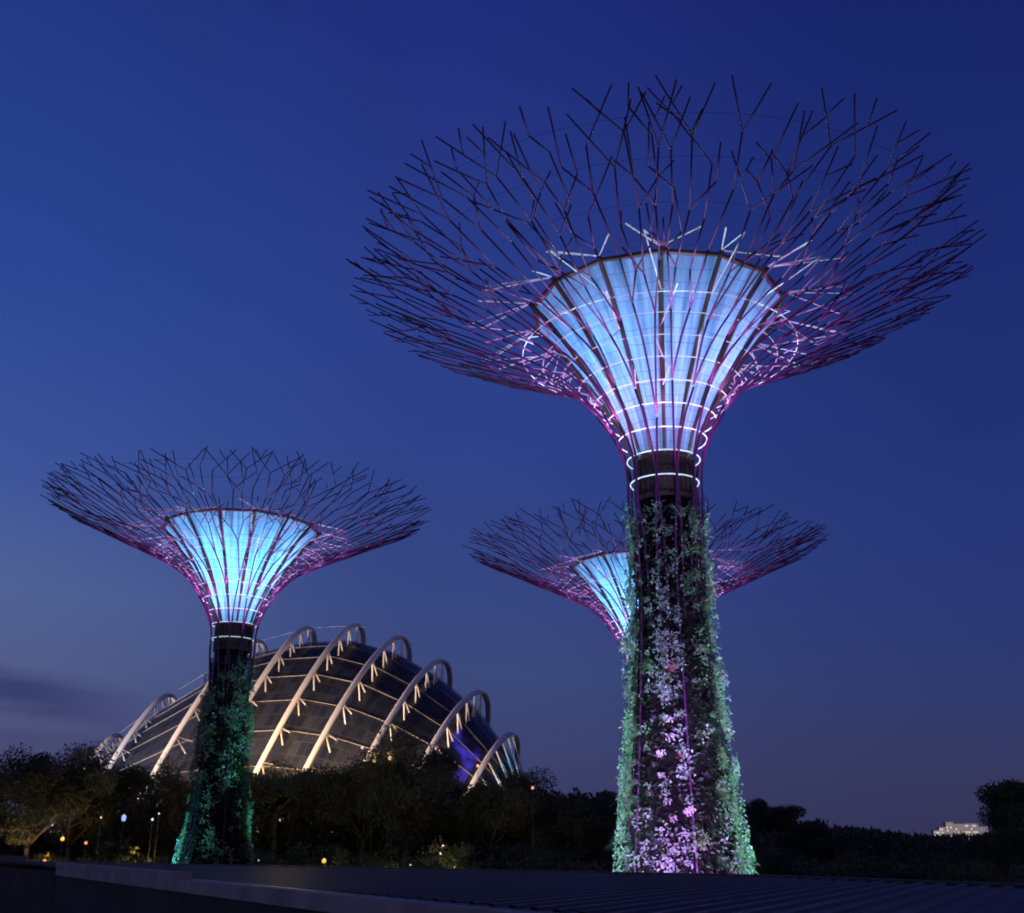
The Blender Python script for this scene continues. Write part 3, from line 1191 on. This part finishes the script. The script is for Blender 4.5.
# ------------------------------------------------------------------ garden trees
def tree_meshes(seed, H, Wd, kind, leafmat='tree_leaf', leaves=22000, lsize=0.32):
    rng = random.Random(seed)
    tk = MB()
    tips = []
    th = H * (0.30 if kind == 'round' else 0.52 if kind == 'umbrella' else 0.12)
    r0 = 0.022 * H + 0.06
    lean = Vector((rng.uniform(-.05, .05), rng.uniform(-.05, .05), 1))
    n = 5
    tk.tube([lean * (th * i / n) + Vector((rng.uniform(-.05, .05), rng.uniform(-.05, .05), 0)) * (i > 0) for i in range(n + 1)],
            [r0 * (1.25 - 0.55 * i / n) for i in range(n + 1)], 7)
    base = lean * th

    def limb(p, d, L, r, lev):
        pts = [p]
        for i in range(3):
            d = (d + rvec(rng) * 0.22 + Vector((0, 0, 0.10 if kind != 'umbrella' else 0.02))).normalized()
            pts.append(pts[-1] + d * (L / 3))
        tk.tube(pts, [r, r * 0.8, r * 0.6, r * 0.4], 5)
        tips.append(pts[-1])
        if lev > 0:
            for k in range(rng.choice((2, 3))):
                a = rng.choice((1, 2, 3))
                limb(pts[a], (d + rvec(rng) * 0.85).normalized(), L * rng.uniform(0.45, 0.65), r * 0.5, lev - 1)

    nl = 7 if kind != 'shrub' else 9
    for k in range(nl):
        a = 2 * PI * (k + rng.uniform(-.3, .3)) / nl
        up = {'round': rng.uniform(0.35, 1.5), 'umbrella': rng.uniform(0.28, 0.6), 'shrub': rng.uniform(0.4, 1.8)}[kind]
        dd = Vector((math.cos(a), math.sin(a), up)).normalized()
        reach = Wd / 2 * rng.uniform(0.55, 0.8) / max(0.4, math.hypot(dd.x, dd.y))
        reach = min(reach, (H - th) * 0.82 / max(0.2, dd.z))
        limb(base * rng.uniform(0.8, 1.0), dd, reach, r0 * 0.5, 1)
    if kind == 'round':
        limb(base, Vector((0, 0, 1)), (H - th) * 0.8, r0 * 0.6, 2)
    cr = MB()
    per = max(20, leaves // len(tips))
    for tp in tips:
        R_ = Wd * rng.uniform(0.12, 0.22)
        flat = {'round': 0.75, 'umbrella': 0.38, 'shrub': 0.8}[kind]
        for i in range(int(per * rng.uniform(0.6, 1.4))):
            v = rvec(rng) * (rng.random() ** 0.45)
            p = tp + Vector((v.x * R_, v.y * R_, v.z * R_ * flat))
            if p.z < 0.1:
                continue
            dd = (v + rvec(rng) * 0.8 + Vector((0, 0, -0.2))).normalized()
            l = lsize * rng.uniform(0.6, 1.3)
            leaf(cr, p, dd, rvec(rng), l, l * rng.uniform(0.4, 0.65))
    top = max(v[2] for v in cr.v)
    wid = max(max(abs(v[0]), abs(v[1])) for v in cr.v) * 1.75
    for b_ in (tk, cr):
        b_.v = [(v[0] * Wd / wid, v[1] * Wd / wid, v[2] * H / top) for v in b_.v]
    return tk.data('trunk', 'bark', True), cr.data('crown', leafmat)


def palm_meshes(seed, H, L, leafmat='shrub_leaf'):
    rng = random.Random(seed)
    tk = MB()
    tk.tube([(0, 0, 0), (0.05, 0, H * .5), (0.12, 0.05, H)], [0.16, 0.12, 0.11], 8)
    cr = MB()
    for k in range(20):
        a = rng.uniform(0, 2 * PI)
        e = rng.uniform(0.0, 1.2)
        d_ = Vector((math.cos(a) * math.cos(e), math.sin(a) * math.cos(e), math.sin(e)))
        l = L * rng.uniform(.8, 1.1)
        s_ = d_.cross(Vector((0, 0, 1))).normalized()
        for j in range(16):
            t_ = (j + 1) / 16
            p = Vector((0.12, 0.05, H)) + d_ * l * t_ + Vector((0, 0, -0.5 * l * t_ * t_))
            for sg in (-1, 1):
                dd = (s_ * sg + d_ * 0.5 + Vector((0, 0, -0.5))).normalized()
                leaf(cr, p, dd, Vector((0, 0, 1)), 0.32 * L * (1.15 - t_ * 0.7), 0.09)
    return tk.data('trunk', 'bark', True), cr.data('crown', leafmat)


PROTO = {
    'r0': tree_meshes(1, 12, 11, 'round'), 'r1': tree_meshes(2, 12, 13, 'round'), 'r2': tree_meshes(3, 12, 10, 'round', leaves=18000),
    'r3': tree_meshes(4, 12, 12, 'round', leaves=18000), 'u0': tree_meshes(5, 12, 13, 'umbrella', leaves=18000), 'u1': tree_meshes(6, 12, 12, 'umbrella', leaves=18000),
    's0': tree_meshes(7, 4, 6, 'shrub', 'shrub_leaf', 2200, 0.34), 's1': tree_meshes(8, 4, 7, 'shrub', 'shrub_leaf', 2400, 0.34), 's2': tree_meshes(9, 4, 6, 'shrub', 'tree_leaf', 2400, 0.34),
    'p0': palm_meshes(10, 2.2, 2.4), 'p1': palm_meshes(11, 3.2, 2.6),
}


def plant_tree(kind, x, y, h, w, rz, label, name=None, cat=None, group=None):
    nm = name or {'r': 'garden_tree', 'u': 'spreading_tree', 's': 'shrub', 'p': 'palm'}[kind[0]]
    t = thing(nm, label, cat or ('shrub' if kind[0] == 's' else 'palm' if kind[0] == 'p' else 'tree'), (x, y, 0), rz,
              group or ('shrubs in the dark garden' if kind[0] == 's' else 'palms' if kind[0] == 'p' else 'dark trees round the towers'))
    h0 = {'r': 12, 'u': 12, 's': 4, 'p': 4.2}[kind[0]]
    w0 = {'r0': 11, 'r1': 13, 'r2': 10, 'r3': 12, 'u0': 13, 'u1': 12, 's0': 6, 's1': 7, 's2': 6, 'p0': 4.2, 'p1': 4.2}[kind]
    for n_, me in zip(('trunk', 'crown'), PROTO[kind]):
        link(n_, me, t, scale=(w / w0, w / w0, h / h0))
    return t


F = 1088.0
CT, ST = math.cos(R(19.557)), math.sin(R(19.557))


def bearing(px, dist):
    """ground point seen near the horizon at picture column px"""
    return (px - 512) / F * dist * CT, dist


TREE_LIST = [
    # kind, column, distance, height, width, label
    ('r1', -25, 150, 16.8, 16, 'dark broad tree cut off by the far left edge of the garden'),
    ('r0', 28, 146, 17.2, 16, 'dark bushy tree at left, first full crown from the left edge'),
    ('r3', 70, 152, 17.4, 16, 'dark dense tree with the highest crown left of the dome'),
    ('r2', 128, 158, 14.9, 17, 'flat topped dark tree under the leftmost small arches of the dome'),
    ('r1', 176, 160, 16.4, 9, 'dark tree just left of the cyan lit tower trunk'),
    ('r3', 215, 165, 16.9, 15, 'dark tree directly behind the cyan lit tower trunk'),
    ('u0', 275, 160, 14.1, 18, 'wide dark tree with warm lit top below the dome arches'),
    ('r0', 322, 168, 16.1, 15, 'dark tree in front of the dome, left of the tall central clump'),
    ('r1', 362, 158, 19.6, 19, 'tall dark tree with lit lamps glinting in its crown before the dome'),
    ('r3', 405, 150, 19.1, 19, 'tall dark tree at the middle of the dome foot'),
    ('r2', 434, 154, 16.8, 13, 'dark rounded tree right of the central clump before the dome'),
    ('r0', 492, 150, 13.9, 14, 'dark tree under the right end of the dome'),
    ('r1', 540, 156, 14.3, 14, 'dark bushy tree just right of the dome against open sky'),
    ('u1', 600, 190, 13.0, 11, 'small umbrella shaped tree left of the largest trunk'),
    ('r2', 578, 150, 10.2, 13, 'low dark tree between the dome and the largest trunk'),
    ('r3', 655, 175, 13.1, 14, 'dark tree directly behind the largest trunk'),
    ('u1', 772, 185, 11.4, 11, 'lone umbrella shaped tree right of the largest trunk'),
    ('r0', 738, 180, 11.2, 8, 'dark tree hugging the right side of the largest trunk'),
    ('r2', 812, 190, 7.9, 13, 'low dark tree right of the lone umbrella shaped tree'),
    ('u0', 1034, 92, 9.3, 9, 'near dark tree with layered branches at the right edge'),
    ('r1', 1046, 86, 7.2, 10, 'dark bushy tree below the layered tree at the right edge'),
    ('r3', 1002, 96, 6.8, 4.5, 'small dark tree left of the layered tree, before the pale distant block'),
]
for i, (k, px, dist, h, w, lab) in enumerate(TREE_LIST):
    x, y = bearing(px, dist)
    plant_tree(k, x, y, h, w, (i * 2.399) % (2 * PI), lab)
SHRUBS = [
    ('s1', 20, 128, 3.6, 8, 'dark shrub by the pale orange lamps at far left'),
    ('s0', 66, 126, 3.4, 7, 'shrub behind the low yellow lamp at left'),
    ('s2', 108, 127, 4.2, 8, 'dark shrub under the blue white lamp'),
    ('s1', 165, 128, 3.4, 7, 'shrub left of the cyan lit tower foot'),
    ('s0', 262, 122, 4.0, 9, 'broad shrub right of the cyan lit tower foot'),
    ('s2', 312, 124, 4.4, 8, 'dark shrub behind the small yellow ground lamp'),
    ('s1', 366, 122, 4.2, 8, 'dark shrub between the yellow ground lamp and the lit olive shrub'),
    ('s0', 424, 110, 3.8, 5, 'olive shrub lit from below by a white ground lamp'),
    ('s1', 452, 118, 5.0, 6, 'faintly lit shrub right of the olive shrub'),
    ('s2', 500, 116, 4.4, 9, 'dark shrub under the right end of the dome'),
    ('s1', 560, 112, 4.4, 9, 'dark shrub left of the largest trunk'),
    ('s2', 790, 105, 4.0, 9, 'dark shrub right of the largest trunk foot'),
    ('s1', 850, 98, 4.0, 9, 'dark shrub midway between the largest trunk and the right edge'),
    ('s2', 912, 92, 3.8, 9, 'dark shrub below the pale distant block'),
    ('s1', 965, 84, 3.6, 8, 'dark shrub below the small dark tree near the right edge'),
]
for i, (k, px, dist, h, w, lab) in enumerate(SHRUBS):
    x, y = bearing(px, dist)
    plant_tree(k, x, y, h, w, (i * 1.7) % (2 * PI), lab)
for (k, px, dist, h, w, lab) in (('p0', 136, 121, 3.4, 4.4, 'small palm lit yellow by a lamp under its fronds'), ('p1', 118, 124, 4.4, 4.6, 'dim palm beside the yellow lit palm')):
    x, y = bearing(px, dist)
    plant_tree(k, x, y, h, w, 1.0, lab)

# far woods that read as one mass, and the low undergrowth
frng = random.Random(9)
wood = MB()
for i in range(420):
    px = frng.uniform(690, 1075)
    dist = frng.uniform(230, 420)
    top = np.interp(px, [690, 760, 800, 840, 880, 930, 975, 1075], [14.5, 11, 9.6, 7.9, 6.4, 5.4, 5.9, 6.5]) * (0.75 + dist / 1400)
    x, y = bearing(px, dist)
    h = top * frng.uniform(0.72, 1.04)
    r = frng.uniform(2.6, 4.6)
    for k in range(60):
        v = rvec(frng)
        p = Vector((x + v.x * r, y + v.y * r, h * 0.55 + v.z * h * 0.45))
        leaf(wood, p, (v + rvec(frng) * .7).normalized(), rvec(frng), frng.uniform(0.9, 1.9), frng.uniform(0.6, 1.1))
for i in range(420):
    px = frng.uniform(-40, 700)
    dist = frng.uniform(160, 178)
    x, y = bearing(px, dist)
    r = frng.uniform(1.6, 2.6)
    h = frng.uniform(5.0, 11.5 if not 335 < px < 475 else 14.0) if px > 85 else frng.uniform(4, 7)
    for k in range(110):
        v = rvec(frng)
        leaf(wood, Vector((x + v.x * r, y + v.y * r, h * (0.5 + 0.5 * v.z))), (v + rvec(frng) * .7).normalized(), rvec(frng), frng.uniform(0.6, 1.2), frng.uniform(0.4, 0.7))
tag(build(wood, 'far_woods', 'tree_leaf'), 'dark belt of woods closing off the view behind the single trees', 'woods', kind='stuff')
und = MB()
for i in range(900):
    px = frng.uniform(-40, 1075)
    dist = frng.uniform(105, 150)
    x, y = bearing(px, dist)
    r = frng.uniform(1.0, 2.4)
    hh_ = frng.uniform(0.8, 2.3)
    if any(math.hypot(x - a, y - b) < 6.5 for a, b, _ in TREES.values()):
        continue
    for k in range(16):
        v = rvec(frng)
        p = Vector((x + v.x * r, y + v.y * r, hh_ * (0.5 + 0.5 * v.z)))
        leaf(und, p, (v + rvec(frng) * .7).normalized(), rvec(frng), frng.uniform(0.4, 0.8), frng.uniform(0.25, 0.45))
tag(build(und, 'undergrowth', 'shrub_leaf'), 'dark undergrowth along the foot of the trees', 'undergrowth', kind='stuff')


# ------------------------------------------------------------------ garden lamps
def garden_lamp(px, dist, z, globe, radius, label, watts=0, color=(1, .7, .35), lantern=False):
    x, y = bearing(px, dist)
    t = thing('garden_lamp', label, 'lamp', (x, y, 0), 0, 'garden lamps among the trees')
    p = MB()
    p.tube([(0, 0, 0), (0, 0, max(0.15, z - radius * 0.9))], [0.045, 0.03], 8)
    p.tube([(0, 0, 0), (0, 0, 0.1)], [0.14, 0.12], 10)
    build(p, 'post', 'lamp_post_paint', t, True)
    gl = MB()
    if lantern:
        gl.lathe([(radius * .55, z - radius), (radius * .75, z - radius * .3), (radius * .75, z + radius * .6), (radius * .5, z + radius)], 12, True, True)
    else:
        gl.lathe([(max(.01, radius * math.sin(PI * k / 10)), z - radius * math.cos(PI * k / 10)) for k in range(11)], 14)
    build(gl, 'globe', globe, t, True)
    cp = MB()
    cp.lathe([(radius * .6, z + radius * 1.0), (radius * .45, z + radius * 1.18), (0.02, z + radius * 1.3)], 12, True, True)
    build(cp, 'cap', 'lamp_post_paint', t, True)
    if watts:
        point('garden_lamp_light', (x, y - 0.05, z + radius * 1.3 + 0.35), watts, color, 0.15)


garden_lamp(27, 125, 2.15, 'white_globe', 0.16, 'pinkish white lamp lowest at far left', 60, (1, .75, .6))
garden_lamp(47, 125, 2.31, 'amber_globe', 0.24, 'square amber lantern beside the pinkish white lamp', 90, (1, .5, .15), True)
garden_lamp(62, 131, 4.63, 'yellow_globe', 0.22, 'yellow lamp above the amber lantern', 160, (1, .8, .3))
garden_lamp(86, 129, 4.20, 'amber_globe', 0.17, 'small orange lamp on a post left of the blue white lamp', 40, (1, .45, .12))
garden_lamp(98, 133, 6.99, 'warm_globe', 0.12, 'tiny warm lamp high between dark branches at left', 20)
garden_lamp(121, 122, 6.70, 'blue_globe', 0.30, 'blue white lantern between the trees left of the cyan lit trunk', 80, (.5, .65, 1), True)
garden_lamp(134, 128, 3.23, 'yellow_globe', 0.19, 'yellow lamp under the small lit palm', 160, (1, .75, .2))
garden_lamp(150, 133, 6.77, 'white_globe', 0.14, 'white lamp right of the blue white lantern', 30, (.9, .9, 1))
garden_lamp(156, 133, 7.42, 'white_globe', 0.10, 'tiny white lamp just above another white lamp', 20, (.9, .9, 1))
garden_lamp(131, 126, 2.05, 'white_globe', 0.09, 'tiny white ground lamp below the yellow lit palm')
garden_lamp(260, 123, 2.47, 'blue_globe', 0.09, 'tiny bluish lamp right of the cyan lit trunk foot')
garden_lamp(325, 119, 2.47, 'yellow_globe', 0.23, 'small yellow ground lamp below the dark trees before the dome', 50, (1, .85, .2))
garden_lamp(411, 113, 2.14, 'white_globe', 0.12, 'white ground lamp at the foot of the olive shrub', 160, (1, .9, .6))
garden_lamp(358, 150, 16.20, 'warm_globe', 0.20, 'warm lamp highest among the branches before the dome', 60, (1, .6, .4))
garden_lamp(371, 148, 14.40, 'warm_globe', 0.23, 'left lamp of the warm pair low before the dome glass', 60, (1, .6, .4))
garden_lamp(387, 148, 14.70, 'warm_globe', 0.24, 'right lamp of the warm pair low before the dome glass', 60, (1, .6, .4))
garden_lamp(477, 146, 13.60, 'warm_globe', 0.19, 'warm lamp at the right end of the dome', 40, (1, .6, .4))
garden_lamp(533, 140, 10.60, 'amber_globe', 0.19, 'dull pink lamp in the tree right of the dome', 30, (1, .5, .4))

# warm light in the planting
for (px, dist, z, tx, ty, tz, w_, c, cone) in (
        (6, 139, 0.4, 1.0, 4, 6, 2600, (1, .62, .26), 80), (22, 136, 0.4, -2, 5, 6, 1100, (1, .66, .3), 80), (60, 133, 0.4, 1, 5, 5, 1500, (1, .60, .22), 90),
        (92, 134, 0.4, 1, 6, 6, 1000, (1, .62, .3), 80), (124, 131, 0.4, 1, 3, 4, 3000, (1, .74, .25), 90), (150, 136, 0.4, 0, 5, 7, 1300, (1, .85, .7), 80),
        (255, 130, 0.4, 1, 5, 6, 1500, (1, .8, .4), 80), (325, 132, 0.4, 0, 5, 6, 1800, (1, .85, .4), 90),
        (418, 112, 0.4, 0.5, 5, 3, 900, (1, .92, .45), 90), (452, 126, 0.6, 0, 8, 8, 1500, (1, .80, .5), 70), (495, 128, 0.4, 2, 8, 7, 1500, (1, .8, .5), 70)):
    x, y = bearing(px, dist)
    spot('tree_uplight', (x, y, z), (x + tx, y + ty, tz), w_, c, cone, 0.6)
x, y = bearing(285, 186)
spot('tree_uplight', (x, y, 17.0), (x, y - 24, 12), 12000, (1, .76, .32), 80, 0.7)

# ------------------------------------------------------------------ distant pale apartment block
bx, by = bearing(957, 900)
tw = thing('apartment_block', 'pale floodlit apartment block on the horizon at right', 'building', (bx, by, 0), R(-8))
tw.scale = (0.74, 0.74, 0.80)
for (x0, x1, top, y0) in ((-22, -16, 16.5, 0), (-15.9, -9, 19.5, 1), (-8.9, -1.5, 24.2, 0), (-1.4, 10, 22.6, 2), (10.1, 24, 22.8, 1), (24.1, 33, 20, 0)):
    mb = MB()
    mb.box(x0, x1, y0, y0 + 14, 0, top)
    wl = build(mb, 'wall', 'tower_paint', tw)
    mb = MB()
    mb.box(x0 - .3, x1 + .3 if x1 == 33 else x1 - .05, y0 - .35, y0 + 14.2, top + .01, top + .6)
    build(mb, 'roof', 'coping_concrete', wl)
brng = random.Random(4)
for (x0, x1, top, y0) in ((-22, -16, 16.5, 0), (-15.9, -9, 19.5, 1), (-8.9, -1.5, 24.2, 0), (-1.4, 10, 22.6, 2), (10.1, 24, 22.8, 1)):
    nx = int((x1 - x0) / 1.9)
    for i in range(nx):
        for k in range(3):
            if brng.random() < (0.95 if x0 == -22 else 0.38):
                mb = MB()
                xx = x0 + 0.4 + i * 1.9
                mb.box(xx, xx + 1.2, y0 - .06, y0 - .01, top - 2.6 - k * 2.9, top - 0.9 - k * 2.9)
                build(mb, 'window', 'lit_window', tw)
spot('block_floodlight', (bx - 10, by - 60, 1), (bx + 5, by, 14), 60000, (1, .86, .80), 75, 0.6, 1.0)
